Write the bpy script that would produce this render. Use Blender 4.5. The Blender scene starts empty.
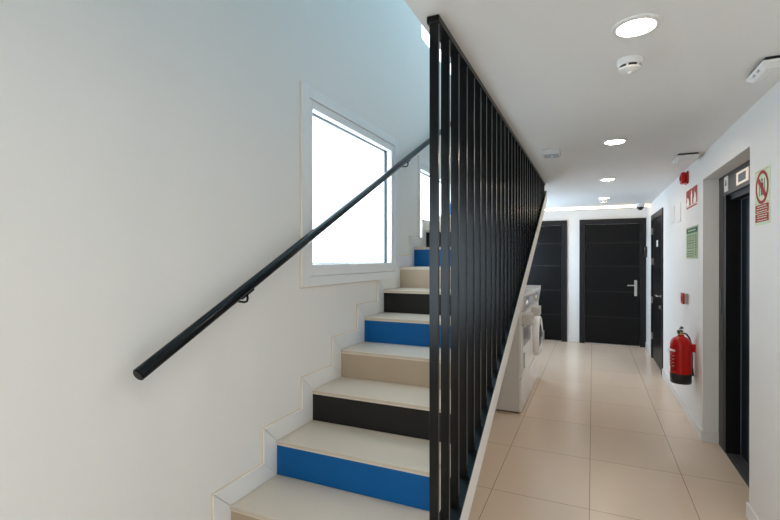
import bpy, bmesh, math, random
from mathutils import Vector, Matrix
random.seed(4)
PI = math.pi
C = bpy.context.scene.collection
sc = bpy.context.scene

# ------------------------------------------------------------------ materials
def lin(c):
    c = c / 255.0
    return c / 12.92 if c <= 0.04045 else ((c + 0.055) / 1.055) ** 2.4
def rgb(r, g, b): return (lin(r), lin(g), lin(b), 1.0)

def mat(name, col, rough=0.5, metal=0.0, var=0.04, scale=8.0, bump=0.0, bscale=200.0, spec=0.5, coat=0.0):
    m = bpy.data.materials.new(name); m.use_nodes = True
    nt = m.node_tree; N = nt.nodes; L = nt.links
    p = N['Principled BSDF']
    p.inputs['Roughness'].default_value = rough
    p.inputs['Metallic'].default_value = metal
    p.inputs['Specular IOR Level'].default_value = spec
    p.inputs['Coat Weight'].default_value = coat
    tc = N.new('ShaderNodeTexCoord')
    nz = N.new('ShaderNodeTexNoise'); nz.inputs['Scale'].default_value = scale
    nz.inputs['Detail'].default_value = 3.0
    L.new(tc.outputs['Object'], nz.inputs['Vector'])
    mx = N.new('ShaderNodeMix'); mx.data_type = 'RGBA'
    mx.inputs[6].default_value = tuple(c * (1 - var) for c in col[:3]) + (1,)
    mx.inputs[7].default_value = tuple(min(1, c * (1 + var)) for c in col[:3]) + (1,)
    L.new(nz.outputs['Fac'], mx.inputs[0])
    L.new(mx.outputs[2], p.inputs['Base Color'])
    if bump:
        n2 = N.new('ShaderNodeTexNoise'); n2.inputs['Scale'].default_value = bscale
        L.new(tc.outputs['Object'], n2.inputs['Vector'])
        b = N.new('ShaderNodeBump'); b.inputs['Strength'].default_value = bump
        b.inputs['Distance'].default_value = 0.002
        L.new(n2.outputs['Fac'], b.inputs['Height']); L.new(b.outputs['Normal'], p.inputs['Normal'])
    return m

def emit_mat(name, col, strength, base=(0.8, 0.8, 0.8, 1), rough=0.4):
    m = bpy.data.materials.new(name); m.use_nodes = True
    p = m.node_tree.nodes['Principled BSDF']
    p.inputs['Base Color'].default_value = base
    p.inputs['Roughness'].default_value = rough
    p.inputs['Emission Color'].default_value = col
    p.inputs['Emission Strength'].default_value = strength
    return m

def floor_mat():
    m = mat('floor_tile', (0.72, 0.58, 0.455, 1), rough=0.24, var=0.05, scale=1.3, spec=0.5)
    nt = m.node_tree; N = nt.nodes; L = nt.links; p = N['Principled BSDF']
    base = p.inputs['Base Color'].links[0].from_socket
    geo = N.new('ShaderNodeNewGeometry'); sep = N.new('ShaderNodeSeparateXYZ')
    L.new(geo.outputs['Position'], sep.inputs[0])
    def mth(op, a, b=None):
        n = N.new('ShaderNodeMath'); n.operation = op
        for i, v in enumerate((a, b)):
            if v is None: continue
            if isinstance(v, (int, float)): n.inputs[i].default_value = v
            else: L.new(v, n.inputs[i])
        return n.outputs[0]
    gx = mth('DIVIDE', mth('ADD', sep.outputs['X'], 0.0184), 0.6)
    gy = mth('DIVIDE', mth('SUBTRACT', sep.outputs['Y'], 3.0428), 0.769)
    dx = mth('MULTIPLY', mth('PINGPONG', gx, 0.5), 0.6)
    dy = mth('MULTIPLY', mth('PINGPONG', gy, 0.5), 0.769)
    d = mth('MINIMUM', dx, dy)
    g = mth('LESS_THAN', d, 0.0022)
    cmb = N.new('ShaderNodeCombineXYZ'); L.new(mth('FLOOR', gx), cmb.inputs[0]); L.new(mth('FLOOR', gy), cmb.inputs[1])
    wn = N.new('ShaderNodeTexWhiteNoise'); wn.noise_dimensions = '2D'; L.new(cmb.outputs[0], wn.inputs['Vector'])
    hv = N.new('ShaderNodeHueSaturation'); L.new(base, hv.inputs['Color'])
    L.new(mth('ADD', mth('MULTIPLY', wn.outputs['Value'], 0.05), 0.975), hv.inputs['Value'])
    mx = N.new('ShaderNodeMix'); mx.data_type = 'RGBA'
    L.new(g, mx.inputs[0]); L.new(hv.outputs[0], mx.inputs[6]); mx.inputs[7].default_value = (0.33, 0.26, 0.195, 1)
    L.new(mx.outputs[2], p.inputs['Base Color'])
    b = N.new('ShaderNodeBump'); b.inputs['Distance'].default_value = 0.001; b.inputs['Strength'].default_value = 0.6
    b.invert = True
    L.new(g, b.inputs['Height']); L.new(b.outputs['Normal'], p.inputs['Normal'])
    return m

M = {}
M['wall'] = mat('white_wall_paint', (0.80, 0.79, 0.775, 1), 0.6, var=0.012, scale=2.0, bump=0.05, bscale=120)
M['ceil'] = mat('white_ceiling_paint', (0.78, 0.78, 0.775, 1), 0.75, var=0.01, scale=2.0)
M['floor'] = floor_mat()
M['base'] = mat('white_baseboard', (0.76, 0.75, 0.74, 1), 0.35, var=0.01)
M['skirt'] = mat('white_skirting_tile', (0.80, 0.80, 0.80, 1), 0.3, var=0.015)
M['grout'] = mat('beige_grout', (0.74, 0.61, 0.46, 1), 0.8)
M['tread'] = mat('beige_stone_tread', (0.66, 0.56, 0.455, 1), 0.32, var=0.05, scale=3)
M['nose'] = mat('tread_edge', (0.56, 0.47, 0.37, 1), 0.4)
M['blue'] = mat('blue_riser', (0.0015, 0.095, 0.30, 1), 0.28, var=0.04, spec=0.2)
M['black_r'] = mat('black_riser', (0.014, 0.0125, 0.0115, 1), 0.3, var=0.1, spec=0.22)
M['tan'] = mat('tan_riser', (0.43, 0.33, 0.235, 1), 0.4, var=0.03)
M['core'] = mat('white_plaster_core', (0.78, 0.77, 0.75, 1), 0.6)
M['steel'] = mat('black_painted_steel', (0.002, 0.002, 0.0022, 1), 0.24, var=0.1, spec=0.27)
M['rail'] = mat('black_gloss_rail', (0.004, 0.005, 0.006, 1), 0.22, spec=0.25)
M['pvc'] = mat('white_window_profile', (0.80, 0.81, 0.82, 1), 0.3, var=0.01)
M['gasket'] = mat('dark_gasket', (0.03, 0.035, 0.04, 1), 0.5)
M['door'] = mat('black_door_leaf', (0.0075, 0.0075, 0.008, 1), 0.34, var=0.15, scale=20, spec=0.14)
M['doorframe'] = mat('charcoal_door_frame', (0.014, 0.014, 0.016, 1), 0.38, var=0.1, spec=0.22)
M['groove'] = mat('door_groove', (0.011, 0.0105, 0.010, 1), 0.4)
M['chrome'] = mat('satin_nickel', (0.62, 0.60, 0.57, 1), 0.28, metal=1.0)
M['lift'] = mat('dark_lift_frame', (0.030, 0.027, 0.027, 1), 0.4, var=0.05, spec=0.3)
M['liftdoor'] = mat('blue_black_lift_door', (0.010, 0.017, 0.025, 1), 0.35, spec=0.25)
M['liftblack'] = mat('black_lift_jamb', (0.006, 0.006, 0.007, 1), 0.45, spec=0.2)
M['sill'] = mat('grooved_metal_sill', (0.10, 0.10, 0.105, 1), 0.45, metal=0.5)
M['white_pl'] = mat('white_plastic', (0.78, 0.78, 0.77, 1), 0.4, var=0.01)
M['grey_pl'] = mat('grey_plastic', (0.42, 0.43, 0.45, 1), 0.4)
M['black_pl'] = mat('black_plastic', (0.012, 0.012, 0.013, 1), 0.35)
M['red'] = mat('red_enamel', (0.48, 0.008, 0.007, 1), 0.28, var=0.05, spec=0.3)
M['signred'] = mat('sign_red', (0.36, 0.008, 0.010, 1), 0.5, var=0.03, spec=0.12)
M['lumi'] = mat('pale_green_sign', (0.60, 0.72, 0.50, 1), 0.4, var=0.01, spec=0.2)
M['evac'] = mat('green_plan_paper', (0.40, 0.50, 0.28, 1), 0.4, var=0.02, spec=0.2)
M['signgreen'] = mat('sign_green', (0.010, 0.10, 0.045, 1), 0.4, spec=0.15)
M['signblack'] = mat('sign_black', (0.02, 0.025, 0.02, 1), 0.4)
M['paper'] = mat('white_print', (0.85, 0.83, 0.78, 1), 0.4)
M['brass'] = mat('brass_valve', (0.55, 0.36, 0.13, 1), 0.3, metal=1.0)
M['appl'] = mat('white_enamel_appliance', (0.80, 0.80, 0.80, 1), 0.2, var=0.01)
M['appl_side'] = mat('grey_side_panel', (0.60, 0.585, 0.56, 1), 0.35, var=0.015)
M['displ'] = mat('grey_blue_display', (0.06, 0.075, 0.10, 1), 0.12, spec=0.7)
M['glassd'] = mat('dark_door_glass', (0.03, 0.03, 0.032, 1), 0.08, spec=0.8)
M['appl_grey'] = mat('grey_glossy_panel', (0.36, 0.35, 0.34, 1), 0.15)
M['pane'] = emit_mat('frosted_daylight_pane', (0.72, 0.88, 1.0, 1), 3.6)
M['pane_up'] = emit_mat('upper_daylight_pane', (0.74, 0.89, 1.0, 1), 2.6)
M['pane_fill'] = emit_mat('near_fill_pane', (0.68, 0.86, 1.0, 1), 7.0)  # glow of the window added behind the camera
M['pane_far'] = emit_mat('far_daylight_pane', (0.62, 0.81, 1.0, 1), 7.0)
M['lamp'] = emit_mat('warm_led_diffuser', (1.0, 0.85, 0.68, 1), 100.0)
M['strip'] = emit_mat('warm_led_strip', (1.0, 0.74, 0.43, 1), 5.5)
M['led_blue'] = emit_mat('blue_indicator', (0.1, 0.4, 1.0, 1), 2.0)
M['lit_frame'] = emit_mat('lit_display_surround', (1.0, 0.80, 0.66, 1), 0.32, base=(0.6, 0.55, 0.5, 1))

# ------------------------------------------------------------------ mesh helpers
class MB:
    def __init__(s): s.bm = bmesh.new()
    def box(s, x0, x1, y0, y1, z0, z1):
        v = [s.bm.verts.new((x, y, z)) for x in (x0, x1) for y in (y0, y1) for z in (z0, z1)]
        for f in ((0, 1, 3, 2), (4, 6, 7, 5), (0, 4, 5, 1), (2, 3, 7, 6), (0, 2, 6, 4), (1, 5, 7, 3)):
            s.bm.faces.new([v[i] for i in f])
        return s
    def prism(s, pts, axis, a, b):
        """pts: 2D outline; axis: 0 -> (y,z), 1 -> (x,z), 2 -> (x,y); extruded a..b along the axis"""
        def P(p, t):
            return ((t, p[0], p[1]), (p[0], t, p[1]), (p[0], p[1], t))[axis]
        A = [s.bm.verts.new(P(p, a)) for p in pts]; B = [s.bm.verts.new(P(p, b)) for p in pts]
        n = len(pts)
        s.bm.faces.new(A); s.bm.faces.new(list(reversed(B)))
        for i in range(n): s.bm.faces.new((A[i], B[i], B[(i + 1) % n], A[(i + 1) % n]))
        return s
    def lathe(s, prof, c, axis=(0, 0, 1), seg=32):
        """prof: list of (radius, height along the axis)"""
        ax = Vector(axis).normalized()
        u = ax.orthogonal().normalized(); w = ax.cross(u); c = Vector(c)
        rings = []
        for r, h in prof:
            if r < 1e-6: rings.append([s.bm.verts.new(c + ax * h)])
            else: rings.append([s.bm.verts.new(c + ax * h + (u * math.cos(2 * PI * k / seg) + w * math.sin(2 * PI * k / seg)) * r) for k in range(seg)])
        for R0, R1 in zip(rings, rings[1:]):
            for k in range(seg):
                k2 = (k + 1) % seg
                if len(R0) == 1 and len(R1) == 1: continue
                if len(R0) == 1: s.bm.faces.new((R0[0], R1[k], R1[k2]))
                elif len(R1) == 1: s.bm.faces.new((R0[k], R1[0], R0[k2]))
                else: s.bm.faces.new((R0[k], R1[k], R1[k2], R0[k2]))
        return s
    def tube(s, pts, r, seg=14):
        pts = [Vector(p) for p in pts]; rings = []
        u = None
        for i, p in enumerate(pts):
            d = (pts[min(i + 1, len(pts) - 1)] - pts[max(i - 1, 0)]).normalized()
            if u is None: u = d.orthogonal().normalized()
            u = (u - d * u.dot(d)).normalized(); w = d.cross(u)
            rings.append([s.bm.verts.new(p + (u * math.cos(2 * PI * k / seg) + w * math.sin(2 * PI * k / seg)) * r) for k in range(seg)])
        for R0, R1 in zip(rings, rings[1:]):
            for k in range(seg): s.bm.faces.new((R0[k], R0[(k + 1) % seg], R1[(k + 1) % seg], R1[k]))
        s.bm.faces.new(rings[0]); s.bm.faces.new(list(reversed(rings[-1])))
        return s
    def build(s, name, m, parent=None, bevel=0.0, smooth=False, seg=2):
        bmesh.ops.recalc_face_normals(s.bm, faces=s.bm.faces[:])
        if parent is None:
            vs = [v.co for v in s.bm.verts]
            o0 = Vector(((min(v.x for v in vs) + max(v.x for v in vs)) / 2, (min(v.y for v in vs) + max(v.y for v in vs)) / 2, min(v.z for v in vs)))
        else: o0 = W[parent.name]
        for v in s.bm.verts: v.co -= o0
        me = bpy.data.meshes.new(name); s.bm.to_mesh(me); s.bm.free()
        me.materials.append(m)
        o = bpy.data.objects.new(name, me); C.objects.link(o)
        W[o.name] = o0.copy()
        if parent is None: o.location = o0
        else: o.parent = parent
        if smooth:
            for f in me.polygons: f.use_smooth = True
            try: me.set_sharp_from_angle(angle=math.radians(38))
            except Exception: pass
        if bevel:
            b = o.modifiers.new('bevel', 'BEVEL'); b.width = bevel; b.segments = seg; b.limit_method = 'ANGLE'
            b.angle_limit = math.radians(40)
        return o
W = {}
def thing(name, label, cat, loc, group=None, kind=None):
    o = bpy.data.objects.new(name, None); o.empty_display_size = 0.05
    C.objects.link(o); o.location = loc; W[o.name] = Vector(loc)
    return tag(o, label, cat, group, kind)
def tag(o, label, cat, group=None, kind=None):
    o['label'] = label; o['category'] = cat
    if group: o['group'] = group
    if kind: o['kind'] = kind
    return o
def lab(o, label): o['label'] = label; return o

def slab(name, axis, a0, a1, ur, vr, holes, m):
    us = sorted({*ur, *[h[0] for h in holes], *[h[1] for h in holes]}); us = [u for u in us if ur[0] <= u <= ur[1]]
    vs = sorted({*vr, *[h[2] for h in holes], *[h[3] for h in holes]}); vs = [v for v in vs if vr[0] <= v <= vr[1]]
    solid = {}
    for i in range(len(us) - 1):
        for j in range(len(vs) - 1):
            cu, cv = (us[i] + us[i + 1]) / 2, (vs[j] + vs[j + 1]) / 2
            solid[i, j] = not any(h[0] < cu < h[1] and h[2] < cv < h[3] for h in holes)
    b = MB(); cache = {}
    def V(a, i, j):
        k = (a, i, j)
        if k not in cache:
            p = ((a, us[i], vs[j]), (us[i], a, vs[j]), (us[i], vs[j], a))[axis]
            cache[k] = b.bm.verts.new(p)
        return cache[k]
    for (i, j), s in solid.items():
        if not s: continue
        for a in (a0, a1): b.bm.faces.new((V(a, i, j), V(a, i + 1, j), V(a, i + 1, j + 1), V(a, i, j + 1)))
        for (di, dj, p, q) in ((-1, 0, (i, j), (i, j + 1)), (1, 0, (i + 1, j), (i + 1, j + 1)), (0, -1, (i, j), (i + 1, j)), (0, 1, (i, j + 1), (i + 1, j + 1))):
            if not solid.get((i + di, j + dj), False):
                b.bm.faces.new((V(a0, *p), V(a1, *p), V(a1, *q), V(a0, *q)))
    return b.build(name, m)
def struct(o, label, cat): return tag(o, label, cat, None, 'structure')

# ------------------------------------------------------------------ dimensions (metres)
XL, XR, YF, YN = -1.418, 0.852, 9.04, -3.2      # left wall, right wall, far wall, wall behind the camera
ZC, ZU, ZT = 2.449, 2.80, 5.3                   # corridor ceiling, upper floor, stairwell roof
OX, OY0, OY1 = -0.597, 0.15, 5.79               # stairwell opening

# window openings in the left wall (y0, y1, z0, z1)
WIN1 = (2.05, 3.215, 1.455, 2.432)
WIN2 = (3.775, 4.86, 1.60, 2.40)
WIN3 = (3.84, 4.94, 3.56, 4.60)
WIN4 = (6.75, 8.55, 0.95, 2.15)
ADDED_WIN = (-2.4, -0.6, 0.75, 2.15)
struct(slab('wall_left', 0, XL - 0.22, XL, (YN, YF), (0, ZT), [WIN1, WIN2, WIN3, WIN4, ADDED_WIN], M['wall']), 'white painted wall on the left running up the stairwell', 'wall')
LIFT = (3.325, 4.575, 0, 2.225)
D3 = (7.02, 8.12, 0, 2.17)
struct(slab('wall_right', 0, XR, XR + 0.40, (YN, YF), (0, ZC), [LIFT, D3], M['wall']), 'white painted corridor wall on the right with the lift recess', 'wall')
struct(slab('wall_back', 1, YF, YF + 0.2, (XL - 0.22, XR + 0.40), (0, ZC), [], M['wall']), 'white wall at the far end of the corridor behind two black doors', 'wall')
struct(slab('wall_front', 1, YN - 0.2, YN, (XL - 0.22, XR + 0.40), (0, ZT), [], M['wall']), 'white wall behind the viewer', 'wall')
struct(slab('floor', 2, -0.15, 0.0, (XL - 0.22, XR + 0.40), (YN - 0.2, YF + 0.2), [], M['floor']), 'large beige floor tiles with thin dark joints', 'floor')
struct(slab('ceiling', 2, ZC, ZU, (XL, XR), (YN, YF), [(XL, OX, OY0, OY1)], M['ceil']), 'smooth white corridor ceiling with recessed lights', 'ceiling')
struct(slab('wall_upper_right', 0, OX, OX + 0.12, (OY0, OY1), (ZU, ZT), [], M['wall']), 'white wall of the floor above beside the stairwell', 'wall')
struct(slab('wall_upper_back', 1, 7.0, 7.2, (XL, OX + 0.12), (ZU, ZT), [], M['wall']), 'white wall at the head of the stairs', 'wall')
struct(slab('wall_upper_side', 0, OX, OX + 0.12, (OY1, 7.0), (ZU, ZT), [], M['wall']), 'white wall of the upper landing', 'wall')
struct(slab('wall_upper_front', 1, OY0 - 0.15, OY0, (XL, OX + 0.12), (ZU, ZT), [], M['wall']), 'white wall above the near edge of the stairwell', 'wall')
struct(slab('ceiling_upper', 2, ZT, ZT + 0.2, (XL - 0.22, OX + 0.12), (OY0 - 0.15, 7.2), [], M['ceil']), 'white roof over the stairwell', 'ceiling')

# baseboards
BH, BT = 0.095, 0.013
struct(MB().box(XR - BT, XR, LIFT[1] - 0.0, 6.93, 0, BH).box(XR - BT, XR + 0.112, LIFT[1] - BT, LIFT[1], 0, BH).box(XR - BT, XR, 8.21, YF, 0, BH).build('baseboard_right', M['base'], bevel=0.002),
       'low white baseboard along the right wall past the lift', 'baseboard')
struct(MB().box(XR - BT, XR, YN, LIFT[0] + BT, 0, BH).build('baseboard_near', M['base'], bevel=0.002), 'low white baseboard at the bottom right, before the lift recess', 'baseboard')
struct(MB().box(-0.441, -0.229, YF - BT, YF, 0, BH).build('baseboard_back', M['base'], bevel=0.002), 'short white baseboard between the two far doors', 'baseboard')

# ------------------------------------------------------------------ windows
def window(name, op, label, pane, side=XL, casing=(0.07, 0.07, 0.055, 0.06), sash=(0.04, 0.06, 0.068, 0.05), rec=0.055, detail=True):
    """op: opening y0,y1,z0,z1; the casing lies on the room face of the wall"""
    y0, y1, z0, z1 = op
    t = thing(name, label, 'window', (side, (y0 + y1) / 2, z0), None, 'structure')
    f = 1 if side < 0 else -1
    def ring(a, b, x0, x1):          # rectangle ring between a (outer) and b (inner)
        m = MB()
        lo, hi = min(x0, x1), max(x0, x1)
        m.box(lo, hi, a[0], b[0], a[2], a[3]).box(lo, hi, b[1], a[1], a[2], a[3])
        m.box(lo, hi, b[0], b[1], a[2], b[2]).box(lo, hi, b[0], b[1], b[3], a[3])
        return m
    def grow(r, *g):
        l, rr, bt, tp = g if len(g) == 4 else (g[0],) * 4
        return (r[0] - l, r[1] + rr, r[2] - bt, r[3] + tp)
    if casing: ring(grow(op, *casing), op, side, side + f * 0.014).build('casing', M['pvc'], t, bevel=0.003)
    sn = tuple(-v for v in sash)
    if casing and detail:
        o2 = grow(op, *casing); e = 0.0045
        lab(ring((o2[0] - e, o2[1] + e, o2[2] - e, o2[3] + e), o2, side, side + f * 0.003).build('joint', M['grout'], t), 'thin beige joint round the casing')
    ring(grow(op, -0.001), grow(op, *sn), side - f * (rec + 0.02), side + f * (0.008 if casing else -0.012)).build('frame', M['pvc'], t, bevel=0.006)
    gl = grow(op, *sn)
    if detail:
        g = MB(); x0, x1 = sorted((side - f * rec, side - f * (rec - 0.02)))
        g.box(x0, x1, gl[0], gl[1], gl[3] - 0.006, gl[3] - 0.0005).box(x0, x1, gl[1] - 0.007, gl[1] - 0.0005, gl[2], gl[3] - 0.006).box(x0, x1, gl[0], gl[1] - 0.007, gl[2] + 0.0005, gl[2] + 0.005)
        lab(g.build('gasket', M['gasket'], t), 'thin dark sealing strip round the glass')
    x0, x1 = sorted((side - f * (rec + 0.01), side - f * rec))
    lab(MB().box(x0, x1, gl[0], gl[1], gl[2], gl[3]).build('pane', pane, t), 'frosted glass glowing with daylight')
    return t
window('window_1', WIN1, 'large white framed frosted window beside the lower stairs', M['pane'])
window('window_2', WIN2, 'narrow white framed window higher up the stairs, half hidden by the black bars', M['pane'], casing=(0.03, 0.07, 0.055, 0.075), sash=(0.02, 0.05, 0.06, 0.04))
window('window_3', WIN3, 'window of the floor above showing just under the ceiling edge', M['pane_up'], casing=None, sash=(0.02, 0.02, 0.02, 0.02), rec=0.03, detail=False)
window('window_4', WIN4, 'window behind the stairs lighting the far end of the corridor', M['pane_far'])
window('added_window', ADDED_WIN, 'added window behind the viewer, unseen, lighting the near right wall', M['pane_fill'])  # unseen window, added to throw cool light on the near right wall
# ------------------------------------------------------------------ staircase
SY, SZ, RUN, RISE = 1.462, 0.499, 0.3079, 0.16488     # nosing of the third step
NST = 14
def ny(k): return SY + (k - 3) * RUN
def nz(k): return SZ + (k - 3) * RISE
def band(y): return 0.471 + 0.4935 * (y - 1.815)       # top of the sloping stringer
BT_ = 0.122
SX1 = -0.605
st = thing('staircase', 'staircase with beige treads and risers in blue, black and tan climbing beside the black screen', 'staircase', (-0.95, ny(1), 0))
pts = []
for k in range(1, NST + 1):
    pts += [(ny(k) + 0.016, max(0, nz(k - 1) - 0.03) if k > 1 else 0.0), (ny(k) + 0.016, nz(k) - 0.03)]
ye = OY1 - 0.005
pts += [(ye, nz(NST) - 0.03), (ye, band(ye) - BT_), (0.86 + BT_ / 0.4935 + 0.05, 0.0)]
MB().prism(pts, 0, XL + 0.002, SX1).build('stair_body', M['core'], st)
y0 = 1.815 - 0.471 / 0.4935
MB().prism([(y0, 0), (5.63, band(5.63)), (5.63, band(5.63) - BT_), (y0 + BT_ / 0.4935, 0)], 0, SX1, -0.497).build('stringer', M['core'], st, bevel=0.002)
cols = {0: ('tan', 'tan riser'), 1: ('blue', 'blue riser'), 2: ('black_r', 'black riser')}
for k in range(1, NST + 1):
    mk, lb = cols[k % 3]
    zb = nz(k - 1) if k > 1 else 0.0
    lab(MB().box(XL + 0.003, SX1 + 0.001, ny(k) + 0.004, ny(k) + 0.0155, zb + 0.001, nz(k) - 0.0205).build('riser', M[mk], st), lb)
    yb = ny(k + 1) + 0.003 if k < NST else ye
    tr = MB().box(XL + 0.003, SX1 + 0.002, ny(k) + 0.0015, yb, nz(k) - 0.02, nz(k)).build('tread', M['tread'], st)
    MB().box(XL + 0.003, SX1 + 0.002, ny(k) - 0.0015, ny(k) + 0.0015, nz(k) - 0.011, nz(k) - 0.002).build('nosing', M['nose'], tr)

# stepped skirting on the left wall: one continuous white border with beige joint
SW, ST = 0.091, 0.011
sk = MB(); gr = MB()
def lshape(m, k, w, x0, x1):
    ya, yb = ny(k) - w, ny(k + 1) - w
    za, zb = (nz(k - 1) if k > 1 else 0.0), nz(k)
    lo = za + (w if k > 1 else 0.0)
    return ya, yb, lo, zb
for k in range(1, 12):
    ya, yb, lo, zb = lshape(None, k, SW, 0, 0)
    gap = 0.0012
    # upright piece with a mitred top, then the flat piece
    sk.prism([(ya, lo + gap), (ny(k) + 0.004, (nz(k - 1) + gap) if k > 1 else gap), (ny(k) + 0.004, zb - gap), (ya, zb + SW - 2 * gap)], 0, XL, XL + ST)
    sk.prism([(ya + 2 * gap, zb + SW), (ny(k) + 0.004, zb + gap), (ny(k + 1) + 0.003, zb + gap), (ny(k + 1) - SW, zb + SW)], 0, XL, XL + ST)
    gw = 0.0045
    gr.box(XL, XL + 0.004, ya - gw, ya + 0.001, lo - (0.0 if k > 1 else 0.0), zb + SW + gw)
    gr.box(XL, XL + 0.004, ya, yb - gw, zb + SW, zb + SW + gw)
o = struct(sk.build('trim_1', M['skirt'], bevel=0.0008, seg=1), 'white stepped skirting following the stairs along the left wall', 'skirting')
gr.build('joint', M['grout'], o)

# ------------------------------------------------------------------ black bar screen
bs = thing('bar_screen', 'tall screen of black steel bars between the stairs and the corridor', 'screen', (-0.53, 1.56, band(1.56)))
MB().box(-0.561, -0.514, 1.572, 5.62, ZC - 0.026, ZC - 0.001).build('top_rail', M['steel'], bs, bevel=0.001)
yb0 = 1.40
MB().prism([(yb0, band(yb0) + 0.001), (5.62, band(5.62) + 0.001), (5.62, band(5.62) + 0.010), (yb0, band(yb0) + 0.010)], 0, -0.590, -0.501).build('bottom_rail', M['steel'], bs)
NB, BY0, BDY, BD = 30, 1.5735, 0.1362, 0.016
for i in range(NB):
    y = BY0 + i * BDY
    b = MB()
    b.prism([(y, band(y) + 0.009), (y + BD, band(y + BD) + 0.009), (y + BD, ZC - 0.0255), (y, ZC - 0.0255)], 0, -0.551, -0.517)
    b.build('bar', M['steel'], bs, bevel=0.0008, seg=1)

# ------------------------------------------------------------------ handrail
hx = XL + 0.081
def hz(y): return 1.179 + 0.5055 * (y - 0.988)
hr = thing('handrail', 'round black handrail climbing the left wall across the large window', 'handrail', (hx, 0.990, hz(0.990)))
d = Vector((0, 1, 0.5055)).normalized()
A = Vector((hx, 0.984, hz(0.984))); B = Vector((hx, 5.4, hz(5.4))); R = 0.0222
ln = (B - A).length
MB().lathe([(0, 0.0008), (R - 0.002, 0.0008), (R, 0.003), (R, ln - 0.003), (R - 0.002, ln), (0, ln)], A, d, 28).build('tube', M['rail'], hr, smooth=True)
lab(MB().lathe([(0, -0.0005), (R - 0.004, -0.0005), (R - 0.004, 0.002), (0, 0.002)], A, d, 28).build('end_cap', M['doorframe'], hr), 'dark grey cap on the lower end')
for yb_ in (1.485, 3.30, 5.05):
    z = hz(yb_)
    p = [(hx, yb_, z - 0.022), (hx + 0.002, yb_ + 0.004, z - 0.045), (hx - 0.004, yb_ + 0.006, z - 0.058), (hx - 0.016, yb_ + 0.005, z - 0.062), (hx - 0.045, yb_ + 0.003, z - 0.060), (XL + 0.001, yb_, z - 0.058)]
    br = MB().tube(p, 0.0048, 10).build('bracket', M['steel'], hr, smooth=True)
    MB().prism([(yb_ - 0.035, hz(yb_ - 0.035) - 0.029), (yb_ + 0.035, hz(yb_ + 0.035) - 0.029), (yb_ + 0.035, hz(yb_ + 0.035) - 0.0215), (yb_ - 0.035, hz(yb_ - 0.035) - 0.0215)], 0, hx - 0.011, hx + 0.011).build('saddle', M['steel'], br)
    MB().lathe([(0, 0), (0.016, 0), (0.016, 0.004), (0, 0.004)], (XL, yb_, z - 0.058), (1, 0, 0), 16).build('rosette', M['steel'], br)

# ------------------------------------------------------------------ ceiling lights
def downlight(x, y, label):
    t = thing('ceiling_downlight', label, 'ceiling light', (x, y, ZC), 'recessed lights along the corridor ceiling')
    MB().lathe([(0.067, -0.0095), (0.071, -0.0105), (0.084, -0.006), (0.087, 0.0), (0.067, 0.0)], (x, y, ZC), seg=48).build('trim_ring', M['white_pl'], t, smooth=True)
    bmr = MB().lathe([(0.067, -0.0095), (0.067, -0.0005)], (x, y, ZC), seg=48)
    bmr.build('inner_rim', M['white_pl'], t, smooth=True)
    lab(MB().lathe([(0, -0.0012), (0.0665, -0.0012), (0.0665, -0.0004), (0, -0.0004)], (x, y, ZC), seg=48).build('diffuser', M['lamp'], t), 'glowing warm white disc')
for y, lb in ((1.965, 'round recessed ceiling light nearest the viewer, in front of the smoke detector'),
              (3.825, 'second round ceiling light along the corridor, level with the small grey ceiling box'),
              (5.60, 'third round ceiling light along the corridor, small and bright'),
              (7.30, 'farthest round ceiling light, just before the ceiling light strip')):
    downlight(0.150, y, lb)
t = thing('linear_light', 'long glowing strip light across the ceiling before the far doors', 'strip light', (-0.28, 8.46, ZC))
MB().box(XL + 0.01, 0.845, 8.440, 8.492, ZC - 0.007, ZC).build('profile', M['white_pl'], t)
lab(MB().box(XL + 0.012, 0.842, 8.442, 8.490, ZC - 0.038, ZC - 0.007).build('diffuser', M['strip'], t), 'warm glowing diffuser')

def smoke(x, y, label, r=0.052):
    t = thing('smoke_detector', label, 'smoke detector', (x, y, ZC), 'ceiling smoke detectors')
    s = r / 0.052
    MB().lathe([(0, 0), (r, 0), (r, -0.012 * s), (r * 0.97, -0.022 * s), (r * 0.90, -0.028 * s), (0, -0.028 * s)], (x, y, ZC), seg=40).build('base', M['white_pl'], t, smooth=True)
    lab(MB().lathe([(0, -0.028 * s), (r * 0.80, -0.028 * s), (r * 0.80, -0.040 * s), (0, -0.040 * s)], (x, y, ZC), seg=40).build('sensing_chamber', M['black_pl'], t), 'dark vent slots')
    for k in range(6):
        a = 2 * PI * k / 6 + 0.25
        c, q = math.cos(a), math.sin(a)
        rr = r * 0.84; w = 0.0045 * s
        pp = [(x + c * (rr - .006 * s) - q * w, y + q * (rr - .006 * s) + c * w), (x + c * (rr + .004 * s) - q * w, y + q * (rr + .004 * s) + c * w), (x + c * (rr + .004 * s) + q * w, y + q * (rr + .004 * s) - c * w), (x + c * (rr - .006 * s) + q * w, y + q * (rr - .006 * s) - c * w)]
        MB().prism(pp, 2, ZC - 0.040 * s, ZC - 0.028 * s).build('rib', M['white_pl'], t)
    MB().lathe([(0, -0.039 * s), (r * 0.88, -0.039 * s), (r * 0.86, -0.046 * s), (r * 0.6, -0.052 * s), (r * 0.2, -0.054 * s), (0.008 * s, -0.055 * s), (0.006 * s, -0.062 * s), (0, -0.062 * s)], (x, y, ZC), seg=40).build('cap', M['white_pl'], t, smooth=True)
smoke(0.150, 2.29, 'white round smoke detector with dark slots behind the nearest ceiling light')
smoke(0.148, 7.52, 'tiny distant smoke detector just behind the farthest round ceiling light', 0.06)

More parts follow.
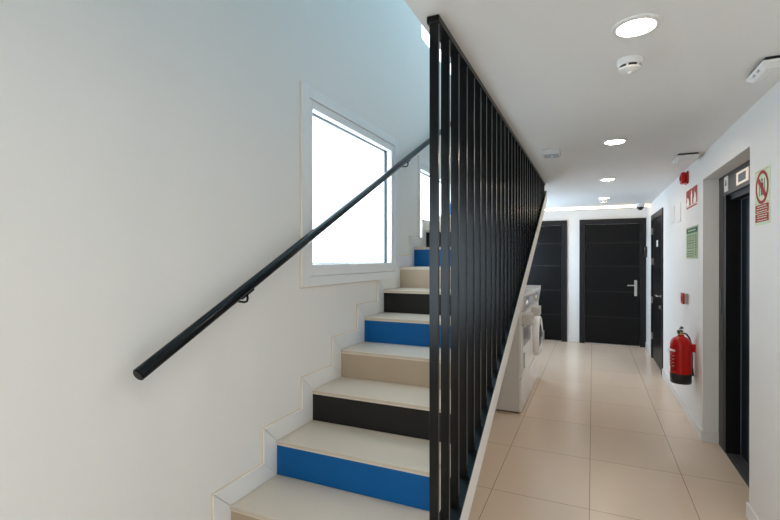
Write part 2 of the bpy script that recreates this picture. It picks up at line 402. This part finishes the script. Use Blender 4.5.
t = thing('ceiling_sensor_box', 'small grey box with a tiny blue light on the ceiling beside the black screen', 'sensor', (-0.31, 3.97, ZC))
MB().box(-0.385, -0.245, 3.875, 4.035, ZC - 0.042, ZC).build('housing', M['white_pl'], t, bevel=0.006)
lab(MB().box(-0.372, -0.258, 3.888, 4.022, ZC - 0.0445, ZC - 0.0415).build('grille', M['grey_pl'], t, bevel=0.002), 'grey grille on the underside')
MB().lathe([(0, 0), (0.006, 0), (0.005, -0.003), (0, -0.003)], (-0.31, 3.955, ZC - 0.0445), seg=12).build('indicator', M['led_blue'], t)

def emergency(x0, x1, y0, y1, label):
    t = thing('emergency_light', label, 'emergency light', ((x0 + x1) / 2, (y0 + y1) / 2, ZC), 'emergency lights by the right wall')
    lab(MB().box(x0 + 0.012, x1 - 0.006, y0 + 0.008, y1 - 0.012, ZC - 0.014, ZC).build('shadow_gap', M['black_pl'], t), 'black plate standing for the shadow gap above the housing')  # black plate paints in the shadow where the housing meets the ceiling
    h = MB(); z0, z1 = ZC - 0.014, ZC - 0.046
    a = [(x0, y0), (x1, y0), (x1, y1), (x0, y1)]; b = [(x0 + 0.022, y0 + 0.03), (x1 - 0.022, y0 + 0.03), (x1 - 0.022, y1 - 0.03), (x0 + 0.022, y1 - 0.03)]
    va = [h.bm.verts.new((*p, z0)) for p in a]; vc = [h.bm.verts.new((*p, z0 - 0.010)) for p in a]; vb = [h.bm.verts.new((*p, z1)) for p in b]
    h.bm.faces.new(va); h.bm.faces.new(vb)
    for r0, r1 in ((va, vc), (vc, vb)):
        for k in range(4): h.bm.faces.new((r0[k], r0[(k + 1) % 4], r1[(k + 1) % 4], r1[k]))
    h.build('housing', M['white_pl'], t, bevel=0.003)
    MB().box(x0 + 0.05, x1 - 0.05, y0 + 0.05, y1 - 0.05, z1 - 0.002, z1 + 0.001).build('diffuser', M['white_pl'], t, bevel=0.0008)
    for q in (0.35, 0.6):
        yy = y0 + (y1 - y0) * q
        MB().box(x0 + 0.004, x0 + 0.012, yy - 0.012, yy + 0.012, z0 - 0.022, z0 - 0.010).build('slot', M['grey_pl'], t)
emergency(0.685, 0.845, 2.50, 2.74, 'white emergency light on the ceiling at the right edge, before the lift')
emergency(0.650, 0.815, 4.50, 4.78, 'white emergency light on the ceiling past the lift, above the red sounder')

t = thing('dome_camera', 'small security camera with a dark dome at the end of the strip light', 'security camera', (0.70, 8.30, ZC))
MB().lathe([(0, 0), (0.066, 0), (0.066, -0.045), (0.056, -0.058), (0, -0.058)], (0.70, 8.30, ZC), seg=32).build('housing', M['white_pl'], t, smooth=True)
lab(MB().lathe([(0.050, -0.056)] + [(0.050 * math.cos(a), -0.058 - 0.050 * math.sin(a)) for a in [k * PI / 16 for k in range(1, 8)]] + [(0, -0.108)], (0.70, 8.30, ZC), seg=32).build('dome', M['black_pl'], t, smooth=True), 'dark glossy dome')

# ------------------------------------------------------------------ far doors
def far_door(name, x0, x1, label, handle=True, rails=True):
    zt = 2.272; fw = 0.092
    t = thing(name, label, 'door', ((x0 + x1) / 2, YF, 0), None, 'structure')
    fr = MB().box(x0, x0 + fw, YF - 0.035, YF - 0.001, 0, zt).box(x1 - fw, x1, YF - 0.035, YF - 0.001, 0, zt).box(x0 + fw, x1 - fw, YF - 0.035, YF - 0.001, zt - fw, zt)
    fr.build('door_frame', M['doorframe'], t, bevel=0.002)
    a, b = x0 + fw + 0.003, x1 - fw - 0.003
    lf = MB()
    ys = [0.012, 0.50, 0.96, 1.42, 1.84, zt - fw - 0.003]
    for za, zb in zip(ys, ys[1:]): lf.box(a, b, YF - 0.016, YF - 0.001, za + 0.003, zb - 0.003)
    lf.box(a, b, YF - 0.013, YF - 0.001, ys[0] + 0.004, ys[-1] - 0.004)
    L_ = lf.build('door_leaf', M['door'], t, bevel=0.001, seg=1)
    for zq in ys[1:-1]: lab(MB().box(a + 0.002, b - 0.002, YF - 0.0162, YF - 0.0125, zq - 0.006, zq + 0.006).build('groove', M['groove'], L_), 'thin horizontal line across the leaf')
    if handle:
        hx_ = b - 0.062
        h = lab(MB().box(hx_ - 0.022, hx_ + 0.022, YF - 0.026, YF - 0.0155, 0.895, 1.175).build('handle_plate', M['chrome'], t, bevel=0.006), 'satin metal plate and lever')
        MB().tube([(hx_, YF - 0.025, 1.085), (hx_, YF - 0.062, 1.085), (hx_ - 0.012, YF - 0.068, 1.085), (hx_ - 0.135, YF - 0.066, 1.08)], 0.011, 12).build('lever', M['chrome'], h, smooth=True)
        MB().lathe([(0, 0), (0.012, 0), (0.012, 0.006), (0, 0.006)], (hx_, YF - 0.026, 0.96), (0, -1, 0), 16).build('lock_cylinder', M['chrome'], h)
    return t
far_door('door_1', -0.228, 0.847, 'black flat door with a metal lever handle at the end of the corridor')
far_door('door_2', -1.395, -0.442, 'black door at the far left, partly hidden by the screen and washing machines', handle=False)

# ------------------------------------------------------------------ door in the right wall
t = thing('door_3', 'narrow looking black door in the right wall with metal hinges and lever', 'door', (XR, 7.57, 0), None, 'structure')
fw = 0.09
MB().box(XR - 0.014, XR + 0.10, D3[0] - fw, D3[0] + 0.02, 0, D3[3] + fw - 0.025).box(XR - 0.014, XR + 0.10, D3[1] - 0.02, D3[1] + fw, 0, D3[3] + fw - 0.025).box(XR - 0.014, XR + 0.10, D3[0] + 0.02, D3[1] - 0.02, D3[3] - 0.02, D3[3] + fw - 0.025).build('door_frame', M['doorframe'], t, bevel=0.002)
lf = MB()
zs = [0.012, 0.50, 0.96, 1.42, 1.84, D3[3] - 0.024]
for za, zb in zip(zs, zs[1:]): lf.box(XR + 0.0, XR + 0.04, D3[0] + 0.024, D3[1] - 0.024, za + 0.003, zb - 0.003)
lf.box(XR + 0.004, XR + 0.04, D3[0] + 0.024, D3[1] - 0.024, 0.015, D3[3] - 0.027)
lf.build('door_leaf', M['door'], t, bevel=0.001, seg=1)
for z in (1.93, 1.46, 0.86, 0.3):
    lab(MB().box(XR - 0.022, XR + 0.0, D3[1] - 0.055, D3[1] - 0.005, z, z + 0.10).build('hinge', M['chrome'], t, bevel=0.003), 'pale metal hinge')
h = lab(MB().lathe([(0, 0), (0.026, 0), (0.026, 0.009), (0, 0.009)], (XR, D3[0] + 0.10, 1.04), (-1, 0, 0), 24).build('handle_rose', M['chrome'], t), 'pale metal lever handle')
MB().tube([(XR - 0.008, D3[0] + 0.10, 1.04), (XR - 0.05, D3[0] + 0.10, 1.04), (XR - 0.058, D3[0] + 0.115, 1.04), (XR - 0.056, D3[0] + 0.24, 1.045)], 0.011, 12).build('lever', M['chrome'], h, smooth=True)
lab(MB().lathe([(0, 0), (0.026, 0), (0.026, 0.03), (0.012, 0.032), (0, 0.032)], (XR, D3[0] + 0.10, 0.89), (-1, 0, 0), 24).build('lock_knob', M['chrome'], t), 'pale metal lock knob')
lab(MB().box(XR - 0.004, XR + 0.0, 7.46, 7.60, 1.73, 1.82).build('door_plate', M['paper'], t), 'small white plate on the leaf')

# ------------------------------------------------------------------ lift
LX = XR + 0.112
el = thing('elevator', 'dark elevator entrance set back in the right wall with a small lit display', 'elevator', (LX, 3.94, 0))
la, lb_, lz = LIFT[0], LIFT[1], LIFT[3]
jy = 4.44
MB().box(LX, LX + 0.03, jy, lb_ - 0.001, 0, lz - 0.001).build('jamb', M['lift'], el)
MB().box(LX, LX + 0.03, la + 0.001, la + 0.13, 0, lz - 0.001).build('jamb', M['lift'], el)
hd = MB().box(LX, LX + 0.03, la + 0.131, jy - 0.001, 2.060, lz - 0.001).build('header', M['lift'], el)
MB().box(LX + 0.001, LX + 0.10, jy - 0.075, jy - 0.001, 0, 2.058).box(LX + 0.031, LX + 0.10, la + 0.10, la + 0.13, 0, 2.058).box(LX + 0.031, LX + 0.10, la + 0.13, jy - 0.075, 2.02, 2.058).build('inner_frame', M['liftblack'], el)
for ya, yb in ((la + 0.131, 3.842), (3.846, jy - 0.076)):
    lab(MB().box(LX + 0.102, LX + 0.125, ya, yb, 0.006, 2.019).build('door_panel', M['liftdoor'], el, bevel=0.001), 'blue black sliding door panel')
sl = MB().box(LX + 0.001, LX + 0.10, la + 0.131, jy - 0.076, 0.0, 0.006)
for k in range(4): sl.box(LX + 0.018 + k * 0.02, LX + 0.024 + k * 0.02, la + 0.131, jy - 0.076, 0.006, 0.009)
sl.build('sill', M['sill'], el)
dp = MB()
y0, y1, z0, z1 = 3.781, 4.055, 2.090, 2.179
dp.box(LX - 0.006, LX, y0, y1, z0, z0 + 0.015).box(LX - 0.006, LX, y0, y1, z1 - 0.015, z1).box(LX - 0.006, LX, y0, y0 + 0.047, z0 + 0.015, z1 - 0.015).box(LX - 0.006, LX, y1 - 0.041, y1, z0 + 0.015, z1 - 0.015)
dsp = lab(dp.build('display', M['lit_frame'], el), 'pale lit surround of the floor display')
lab(MB().box(LX - 0.004, LX, y0 + 0.047, y1 - 0.041, z0 + 0.015, z1 - 0.015).build('screen', M['displ'], dsp), 'dark screen')
sp = lab(MB().box(LX - 0.004, LX, 4.292, 4.394, 2.086, 2.203).build('notice_plate', M['white_pl'], el), 'narrow white notice with a small mark')
nb = MB()
nb.box(LX - 0.005, LX - 0.004, 4.330, 4.356, 2.155, 2.175).box(LX - 0.005, LX - 0.004, 4.325, 4.361, 2.130, 2.155)
nb.build('print', M['signgreen'], sp)
lab(MB().box(LX - 0.004, LX, 4.48, 4.53, 1.10, 1.30).build('call_panel', M['sill'], el, bevel=0.001), 'slim metal call panel on the jamb')
lab(MB().box(LX - 0.004, LX, 4.48, 4.53, 0.72, 0.80).build('key_switch', M['sill'], el, bevel=0.001), 'small metal plate on the jamb')

# ------------------------------------------------------------------ things on the right wall
def wbox(m, y0, y1, z0, z1, d0, d1): return m.box(XR - d1, XR - d0, y0, y1, z0, z1)

# alarm sounder
t = thing('alarm_sounder', 'red fire alarm sounder high on the right wall above the fire sign', 'fire alarm', (XR, 5.26, 2.30))
wbox(MB(), 5.20, 5.325, 2.292, 2.412, 0, 0.018).build('back_box', M['red'], t, bevel=0.006)
wbox(MB(), 5.205, 5.32, 2.297, 2.407, 0.018, 0.060).build('housing', M['red'], t, bevel=0.016, seg=4)
lab(MB().lathe([(0.030, 0), (0.030, 0.004), (0.022, 0.006), (0.022, 0)], (XR - 0.0600, 5.262, 2.352), (-1, 0, 0), 24).build('grille', M['signred'], t), 'darker ring on the face')
# call point
t = thing('call_point', 'small red fire alarm call point on the right wall above the extinguisher', 'call point', (XR, 5.265, 1.11))
lab(wbox(MB(), 5.21, 5.32, 1.108, 1.213, 0, 0.030).build('back_box', M['grey_pl'], t, bevel=0.004), 'grey side of the back box')
wbox(MB(), 5.208, 5.322, 1.106, 1.215, 0.030, 0.048).build('front', M['red'], t, bevel=0.006)
lab(wbox(MB(), 5.235, 5.295, 1.135, 1.185, 0.048, 0.050).build('press_panel', M['signred'], t), 'darker press panel')

# fire equipment sign
t = thing('fire_sign', 'square red and white fire equipment sign with flames on the right wall', 'sign', (XR, 5.045, 2.03))
y0, y1, z0, z1 = 4.775, 5.315, 2.03, 2.225
wbox(MB(), y0, y1, z0, z1, 0, 0.003).build('board', M['paper'], t)
lab(wbox(MB(), y0 + 0.015, y1 - 0.015, z0 + 0.034, z1 - 0.006, 0.003, 0.0045).build('red_field', M['signred'], t), 'dark red panel')
def fl(yc, w, za, zb):
    pts = [(yc - w / 2, za), (yc + w / 2, za), (yc + w * 0.55, za + (zb - za) * 0.35), (yc + w * 0.2, za + (zb - za) * 0.55), (yc + w * 0.25, zb), (yc - w * 0.15, za + (zb - za) * 0.7), (yc - w * 0.3, za + (zb - za) * 0.85), (yc - w * 0.55, za + (zb - za) * 0.3)]
    lab(MB().prism(pts, 0, XR - 0.0062, XR - 0.0047).build('pictogram', M['paper'], t), 'white flame shape')
fl(4.885, 0.11, z0 + 0.036, z0 + 0.150); fl(5.215, 0.12, z0 + 0.036, z0 + 0.125)
px_ = MB().box(XR - 0.0062, XR - 0.0047, 5.005, 5.065, z0 + 0.036, z0 + 0.135).box(XR - 0.0062, XR - 0.0047, 5.02, 5.05, z0 + 0.135, z0 + 0.165)
lab(px_.build('pictogram', M['paper'], t), 'white extinguisher shape')
tx = MB(); yy = y0 + 0.03
while yy < y1 - 0.05:
    w = random.choice((0.03, 0.045, 0.06)); tx.box(XR - 0.0045, XR - 0.003, yy, min(yy + w, y1 - 0.02), z0 + 0.010, z0 + 0.026); yy += w + 0.012
lab(tx.build('lettering', M['signred'], t), 'small red lettering')

# evacuation plan
t = thing('evacuation_plan', 'green printed evacuation plan on the right wall above the call point', 'sign', (XR, 5.035, 1.555))
y0, y1, z0, z1 = 4.772, 5.301, 1.555, 1.857
wbox(MB(), y0, y1, z0, z1, 0, 0.003).build('board', M['evac'], t)
hdp = lab(wbox(MB(), y0 + 0.012, y1 - 0.012, z1 - 0.060, z1 - 0.014, 0.003, 0.0042).build('header_band', M['signgreen'], t), 'dark green title band')
tx = MB(); yy = y0 + 0.09
while yy < y1 - 0.1:
    w = random.choice((0.03, 0.05)); tx.box(XR - 0.0052, XR - 0.0042, yy, yy + w, z1 - 0.043, z1 - 0.030); yy += w + 0.015
lab(tx.build('lettering', M['lumi'], hdp), 'pale lettering')
ln_ = MB()
fy0, fy1, fz0, fz1 = y0 + 0.16, y1 - 0.06, z0 + 0.095, z1 - 0.085
for yy in (fy0, fy0 + 0.08, fy0 + 0.17, fy0 + 0.23, fy1): ln_.box(XR - 0.004, XR - 0.003, yy, yy + 0.008, fz0, fz1)
for zz in (fz0, (fz0 + fz1) / 2 - 0.012, (fz0 + fz1) / 2 + 0.012, fz1): ln_.box(XR - 0.004, XR - 0.003, fy0, fy1, zz, zz + 0.004)
lab(ln_.build('floor_plan', M['signblack'], t), 'dark outline of rooms')
tx = MB()
for zz in (z0 + 0.065, z0 + 0.042, z0 + 0.020):
    yy = y0 + 0.17
    while yy < y1 - 0.05:
        w = random.choice((0.02, 0.035, 0.05)); tx.box(XR - 0.004, XR - 0.003, yy, yy + w, zz, zz + 0.008); yy += w + 0.018
ix = MB()
for k in range(9): ix.box(XR - 0.004, XR - 0.003, y0 + 0.05, y0 + 0.10, z0 + 0.03 + k * 0.022, z0 + 0.042 + k * 0.022)
lab(ix.build('lettering', M['signblack'], t), 'column of small dark print')
lab(tx.build('lettering', M['signblack'], t), 'rows of small dark print')

# no-use-in-fire sign
t = thing('prohibition_sign', 'pale green sign with a red prohibition circle over red text, right of the elevator', 'sign', (XR, 3.10, 1.742))
y0, y1, z0, z1 = 2.982, 3.222, 1.742, 2.052
wbox(MB(), y0, y1, z0, z1, 0, 0.003).build('board', M['lumi'], t)
yc, zc_, ro = 3.102, 1.948, 0.094
cz = 0.092
rg = MB(); n = 48
ring = []
for k in range(n):
    a = 2 * PI * k / n
    ring.append([rg.bm.verts.new((XR - x, yc + math.cos(a) * r * 1.08, zc_ + math.sin(a) * r * 0.98)) for r, x in ((0.094, 0.003), (0.094, 0.0045), (0.076, 0.0045), (0.076, 0.003))])
for k in range(n):
    p, q = ring[k], ring[(k + 1) % n]
    for j in range(3): rg.bm.faces.new((p[j], p[j + 1], q[j + 1], q[j]))
s2 = 0.0095
rg.prism([(yc + 0.062 - s2, zc_ + 0.052 + s2), (yc + 0.062 + s2, zc_ + 0.052 - s2), (yc - 0.062 + s2, zc_ - 0.052 - s2), (yc - 0.062 - s2, zc_ - 0.052 + s2)], 0, XR - 0.0062, XR - 0.0046)
lab(rg.build('prohibition_ring', M['signred'], t), 'red ring with a diagonal bar')
fg = MB()
fg.box(XR - 0.0042, XR - 0.003, yc - 0.042, yc - 0.036, zc_ - 0.048, zc_ + 0.046).box(XR - 0.0042, XR - 0.003, yc + 0.036, yc + 0.042, zc_ - 0.048, zc_ + 0.046)
fg.box(XR - 0.0042, XR - 0.003, yc - 0.016, yc - 0.003, zc_ - 0.045, zc_ - 0.002).box(XR - 0.0042, XR - 0.003, yc + 0.003, yc + 0.016, zc_ - 0.045, zc_ - 0.002).box(XR - 0.0042, XR - 0.003, yc - 0.018, yc + 0.018, zc_ - 0.002, zc_ + 0.026)
fg.lathe([(0, 0.003), (0.0095, 0.003), (0.0095, 0.0042), (0, 0.0042)], (XR, yc, zc_ + 0.040), (-1, 0, 0), 16)
lab(fg.build('pictogram', M['signblack'], t), 'dark standing figure in a lift car')
tb = MB()
for zz in (z0 + 0.016, z0 + 0.066): tb.box(XR - 0.0045, XR - 0.003, y0 + 0.016, y1 - 0.016, zz, zz + 0.046)
tbo = lab(tb.build('text_block', M['signred'], t), 'red blocks with pale lettering')
tx = MB()
for zz in (z0 + 0.022, z0 + 0.037, z0 + 0.049 - 0.0, z0 + 0.072, z0 + 0.086, z0 + 0.099):
    yy = y0 + 0.026 + random.random() * 0.02
    while yy < y1 - 0.045:
        w = random.choice((0.02, 0.03, 0.042)); tx.box(XR - 0.0055, XR - 0.0045, yy, min(yy + w, y1 - 0.024), zz, zz + 0.0045); yy += w + 0.009
lab(tx.build('lettering', M['lumi'], tbo), 'pale lettering')
MB().box(XR - 0.004, XR - 0.003, y0 + 0.012, y1 - 0.012, z0 + 0.120, z0 + 0.1215).build('border_line', M['signred'], t)
MB().box(XR - 0.004, XR - 0.003, y0 + 0.012, y1 - 0.012, z1 - 0.012, z1 - 0.0105).build('border_line', M['signred'], t)

# blank plates
for y0, y1, z0, z1, lb in ((6.05, 6.26, 1.96, 2.16, 'blank white cover plate on the right wall nearer the black side door'), (5.62, 5.83, 1.95, 2.15, 'blank white cover plate on the right wall nearer the fire sign')):
    t = thing('cover_plate', lb, 'wall plate', (XR, (y0 + y1) / 2, z0), 'blank plates on the right wall')
    wbox(MB(), y0, y1, z0, z1, 0, 0.006).build('plate', M['white_pl'], t, bevel=0.002)
    for yy in (y0 + 0.02, y1 - 0.02): MB().lathe([(0, 0), (0.005, 0), (0.005, 0.0015), (0, 0.0015)], (XR - 0.006, yy, (z0 + z1) / 2), (-1, 0, 0), 10).build('screw', M['white_pl'], t)

# card reader by the far corner
t = thing('card_reader', 'small black reader beside the frame of the far right door', 'card reader', (XR, 8.93, 1.58))
wbox(MB(), 8.86, 8.96, 1.58, 1.76, 0, 0.035).build('housing', M['black_pl'], t, bevel=0.004)
lab(wbox(MB(), 8.895, 8.925, 1.70, 1.74, 0.035, 0.0375).build('indicator', M['paper'], t), 'pale spot')
# socket low on the wall behind the extinguisher
t = thing('wall_socket', 'white wall socket low on the right wall beyond the extinguisher', 'socket', (XR, 6.45, 0.38))
wbox(MB(), 6.40, 6.49, 0.38, 0.47, 0, 0.008).build('plate', M['white_pl'], t, bevel=0.003)
MB().lathe([(0.020, 0), (0.020, 0.002), (0.016, 0.002), (0.016, 0)], (XR - 0.008, 6.445, 0.425), (-1, 0, 0), 20).build('outlet', M['grey_pl'], t)

# fire extinguisher
ex, ey, ez = XR - 0.112, 4.88, 0.412
t = thing('fire_extinguisher', 'red fire extinguisher hung low on the right wall past the elevator', 'fire extinguisher', (ex, ey, ez))
r = 0.086
MB().lathe([(0, 0.09), (r, 0.09), (r, 0.345), (r * 0.97, 0.370), (r * 0.86, 0.394), (r * 0.66, 0.412), (r * 0.40, 0.424), (0.026, 0.430), (0.026, 0.442), (0, 0.442)], (ex, ey, ez), seg=40).build('cylinder', M['red'], t, smooth=True)
lab(MB().lathe([(0, 0), (r * 0.93, 0), (r * 0.99, 0.008), (r * 1.01, 0.080), (r * 1.01, 0.090), (0, 0.090)], (ex, ey, ez), seg=40).build('foot_ring', M['black_pl'], t, smooth=True), 'black plastic foot')
vz = ez + 0.44
vv = lab(MB().lathe([(0, 0), (0.019, 0), (0.019, 0.018), (0.015, 0.020), (0.015, 0.044), (0, 0.044)], (ex, ey, vz), seg=20).build('valve', M['brass'], t, smooth=True), 'brass valve')
MB().lathe([(0, 0), (0.017, 0), (0.017, 0.012), (0, 0.012)], (ex - 0.014, ey, vz + 0.026), (-1, -0.3, 0), 20).build('pressure_gauge', M['black_pl'], vv)
hb = MB().prism([(ey - 0.055, vz + 0.036), (ey + 0.02, vz + 0.030), (ey + 0.02, vz + 0.044), (ey - 0.055, vz + 0.046)], 0, ex - 0.012, ex + 0.012)
lab(hb.build('carry_handle', M['black_pl'], t, bevel=0.002), 'black carrying handle')
lab(MB().prism([(ey - 0.062, vz + 0.066), (ey + 0.012, vz + 0.050), (ey + 0.020, vz + 0.058), (ey - 0.02, vz + 0.080), (ey - 0.064, vz + 0.078)], 0, ex - 0.010, ex + 0.010).build('squeeze_lever', M['black_pl'], t, bevel=0.002), 'black squeeze lever')
MB().tube([(ex + 0.02 * math.cos(a), ey - 0.03 + 0.0, vz + 0.055 + 0.02 * math.sin(a)) for a in [k * PI / 8 for k in range(15)]], 0.0016, 8).build('safety_pin', M['chrome'], t)
hs = [(ex + 0.012, ey + 0.010, vz + 0.016), (ex + 0.045, ey + 0.02, vz + 0.008), (ex + 0.072, ey + 0.03, vz - 0.03), (ex + 0.086, ey + 0.035, vz - 0.08), (ex + 0.093, ey + 0.036, vz - 0.20), (ex + 0.093, ey + 0.036, vz - 0.31)]
ho = lab(MB().tube(hs, 0.0075, 12).build('hose', M['black_pl'], t, smooth=True), 'black rubber hose')
MB().lathe([(0, 0), (0.011, 0), (0.016, -0.07), (0, -0.07)], (ex + 0.093, ey + 0.036, vz - 0.305), seg=16).build('nozzle', M['black_pl'], ho, smooth=True)
def wrap(a0, a1, za, zb, rr, name, m, par, lbl=None):
    b = MB(); n = 14; R0 = []
    for k in range(n + 1):
        a = a0 + (a1 - a0) * k / n
        R0.append([b.bm.verts.new((ex + rr * math.cos(a), ey + rr * math.sin(a), z)) for z in (za, zb)])
    for k in range(n): b.bm.faces.new((R0[k][0], R0[k + 1][0], R0[k + 1][1], R0[k][1]))
    o = b.build(name, m, par, smooth=True)
    md = o.modifiers.new('solid', 'SOLIDIFY'); md.thickness = 0.0008; md.offset = 1
    return lab(o, lbl) if lbl else o
aC = math.radians(-158)
lbp = wrap(aC - 0.75, aC + 0.62, ez + 0.12, ez + 0.325, r + 0.0004, 'label', M['signred'], t, 'printed label round the front')
wrap(aC - 0.55, aC + 0.50, ez + 0.290, ez + 0.310, r + 0.0018, 'title_band', M['paper'], lbp, 'white title lettering band')
wrap(aC - 0.70, aC - 0.15, ez + 0.098, ez + 0.150, r + 0.0018, 'inspection_sticker', M['paper'], lbp, 'white inspection sticker')
for k in range(4):
    wrap(aC - 0.45, aC - 0.05, ez + 0.168 + k * 0.028, ez + 0.175 + k * 0.028, r + 0.0018, 'print', M['tan'], lbp)
    wrap(aC + 0.12, aC + 0.42, ez + 0.155 + k * 0.031, ez + 0.162 + k * 0.031, r + 0.0018, 'print', M['tan'], lbp)
brk = MB().box(ex + r - 0.006, XR, ey - 0.022, ey + 0.022, ez + 0.29, ez + 0.36)
lab(brk.build('wall_bracket', M['red'], t, bevel=0.002), 'red wall bracket')

# ------------------------------------------------------------------ washing machines
FX = -0.648
def washer(y0, y1, label, drum):
    zt = 1.195; xb = -1.34
    t = thing('washing_machine', label, 'washing machine', ((FX + xb) / 2, (y0 + y1) / 2, 0), 'washing machines under the stairs')
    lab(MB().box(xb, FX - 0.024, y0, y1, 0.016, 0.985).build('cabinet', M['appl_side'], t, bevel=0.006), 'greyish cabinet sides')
    MB().box(xb + 0.03, FX - 0.04, y0 + 0.03, y1 - 0.03, 0.0, 0.016).build('plinth_base', M['black_pl'], t)
    ya, yb = y0 + 0.002, y1 - 0.002
    fp = MB().box(FX - 0.0235, FX, ya, yb, 0.349, 0.885).build('front_panel', M['appl'], t, bevel=0.005)
    MB().box(FX - 0.0235, FX - 0.001, ya, yb, 0.018, 0.339).build('kick_panel', M['appl'], t, bevel=0.005)
    # sloping control console
    MB().prism([(FX, 0.889), (FX, 1.0), (FX + 0.03, zt - 0.012), (FX + 0.02, zt - 0.001), (xb + 0.0, zt - 0.001), (xb + 0.0, 0.986), (FX - 0.024, 0.986), (FX - 0.024, 0.889)], 1, y0, y1).build('console', M['appl'], t, bevel=0.004)
    MB().box(xb - 0.0, FX + 0.03, y0 - 0.0, y1 + 0.0, zt, zt + 0.012).build('top_panel', M['appl'], t, bevel=0.004)
    # face of the console, tilted
    def face(u): return FX + 0.03 * u, 1.0 + 0.183 * u
    def plate(ya_, yb_, u0, u1, th):
        (xa, za), (xc, zc2) = face(u0), face(u1)
        nx, nzz = 0.987, -0.16
        b = MB(); b.prism([(xa, za), (xc, zc2), (xc + nx * th, zc2 + nzz * th), (xa + nx * th, za + nzz * th)], 1, ya_, yb_); return b
    cp = lab(plate(y0 + 0.05, y1 - 0.05, 0.12, 0.88, 0.003).build('control_panel', M['grey_pl'], t), 'grey control strip')
    lab(plate(y0 + 0.30, y1 - 0.14, 0.25, 0.80, 0.005).build('display', M['displ'], cp), 'dark display')
    kx, kz = face(0.5)
    MB().lathe([(0, 0), (0.036, 0), (0.032, 0.022), (0, 0.024)], (kx + 0.003, y0 + 0.19, kz + 0.001), (0.987, 0, -0.16), 24).build('dial', M['chrome'], cp, smooth=True)
    # protruding dispenser at the near corner
    lab(MB().box(FX, FX + 0.088, y0 + 0.012, y0 + 0.21, 0.892, 1.0).build('dispenser', M['appl_side'], t, bevel=0.012, seg=3), 'jutting dispenser box')
    yc = (y0 + y1) / 2; zc2 = 0.615
    if drum:
        rg = MB().lathe([(0.20, 0.0), (0.245, 0.0), (0.245, 0.040), (0.235, 0.060), (0.215, 0.068), (0.185, 0.064), (0.170, 0.050), (0.165, 0.03), (0.20, 0.0)], (FX + 0.002, yc, zc2), (1, 0, 0), 48).build('door', M['appl'], t, smooth=True)
        lab(MB().lathe([(0.168, 0.04), (0.15, 0.055), (0.10, 0.07), (0.0, 0.075), (0, 0.0), (0.168, 0.0)], (FX + 0.002, yc, zc2), (1, 0, 0), 40).build('door_glass', M['glassd'], rg, smooth=True), 'dark bulging door glass')
        lab(MB().box(FX + 0.055, FX + 0.085, yc + 0.18, yc + 0.235, zc2 - 0.09, zc2 + 0.03).build('door_handle', M['grey_pl'], rg, bevel=0.006), 'grey handle')
    else:
        dr = MB().box(FX, FX + 0.006, y0 + 0.05, y1 - 0.05, 0.40, 0.868).build('door', M['appl'], t, bevel=0.003)
        lab(MB().box(FX + 0.006, FX + 0.011, y0 + 0.10, y1 - 0.10, 0.66, 0.845).build('viewing_panel', M['appl_grey'], dr, bevel=0.002), 'glossy grey panel')
        lab(MB().box(FX + 0.006, FX + 0.022, y0 + 0.09, y0 + 0.115, 0.44, 0.60).build('door_handle', M['appl_side'], dr, bevel=0.004), 'slim grey handle')
washer(4.625, 5.385, 'nearer white washing machine under the stairs, with a flat door', False)
washer(5.40, 6.16, 'farther white washing machine under the stairs, with a round bulging door', True)

# ------------------------------------------------------------------ lights
def area(name, loc, rot, sx, sy, power, col, shape='RECTANGLE'):
    l = bpy.data.lights.new(name, 'AREA'); l.shape = shape; l.size = sx
    if shape == 'RECTANGLE': l.size_y = sy
    l.energy = power; l.color = col
    o = bpy.data.objects.new(name, l); C.objects.link(o); o.location = loc; o.rotation_euler = rot
    return o
WARM = (1.0, 0.86, 0.70)
for k, y in enumerate((0.10, -1.75)):
    area('corridor_lamp', (0.15, y, ZC - 0.004), (0, 0, 0), 0.15, 0.15, 5.0, WARM, 'DISK')
area('stairwell_fill', (-1.0, 3.2, ZT - 0.02), (0, 0, 0), 0.7, 4.5, 17.0, (0.28, 0.73, 1.0))  # added area light under the closed roof, stands in for daylight from upstairs

w = bpy.data.worlds.new('world'); sc.world = w; w.use_nodes = True
w.node_tree.nodes['Background'].inputs[0].default_value = (0.6, 0.8, 1.0, 1)
w.node_tree.nodes['Background'].inputs[1].default_value = 0.3

# ------------------------------------------------------------------ camera
cam = bpy.data.cameras.new('camera'); co = bpy.data.objects.new('camera', cam); C.objects.link(co)
cam.sensor_width = 36; cam.lens = 449.33 / 780 * 36; cam.clip_start = 0.02
co.location = (0, 0, 1.5532); co.rotation_euler = (PI / 2 - 0.0027, 0, 0.4242)
sc.camera = co

vs = sc.view_settings
vs.view_transform = 'Standard'; vs.look = 'None'; vs.gamma = 1.0; vs.exposure = 0.22; vs.use_curve_mapping = False
sc.cycles.max_bounces = 12; sc.cycles.diffuse_bounces = 8; sc.cycles.glossy_bounces = 4
sc.cycles.use_denoising = True
sc.cycles.sample_clamp_indirect = 6.0
sc.cycles.caustics_reflective = False; sc.cycles.caustics_refractive = False
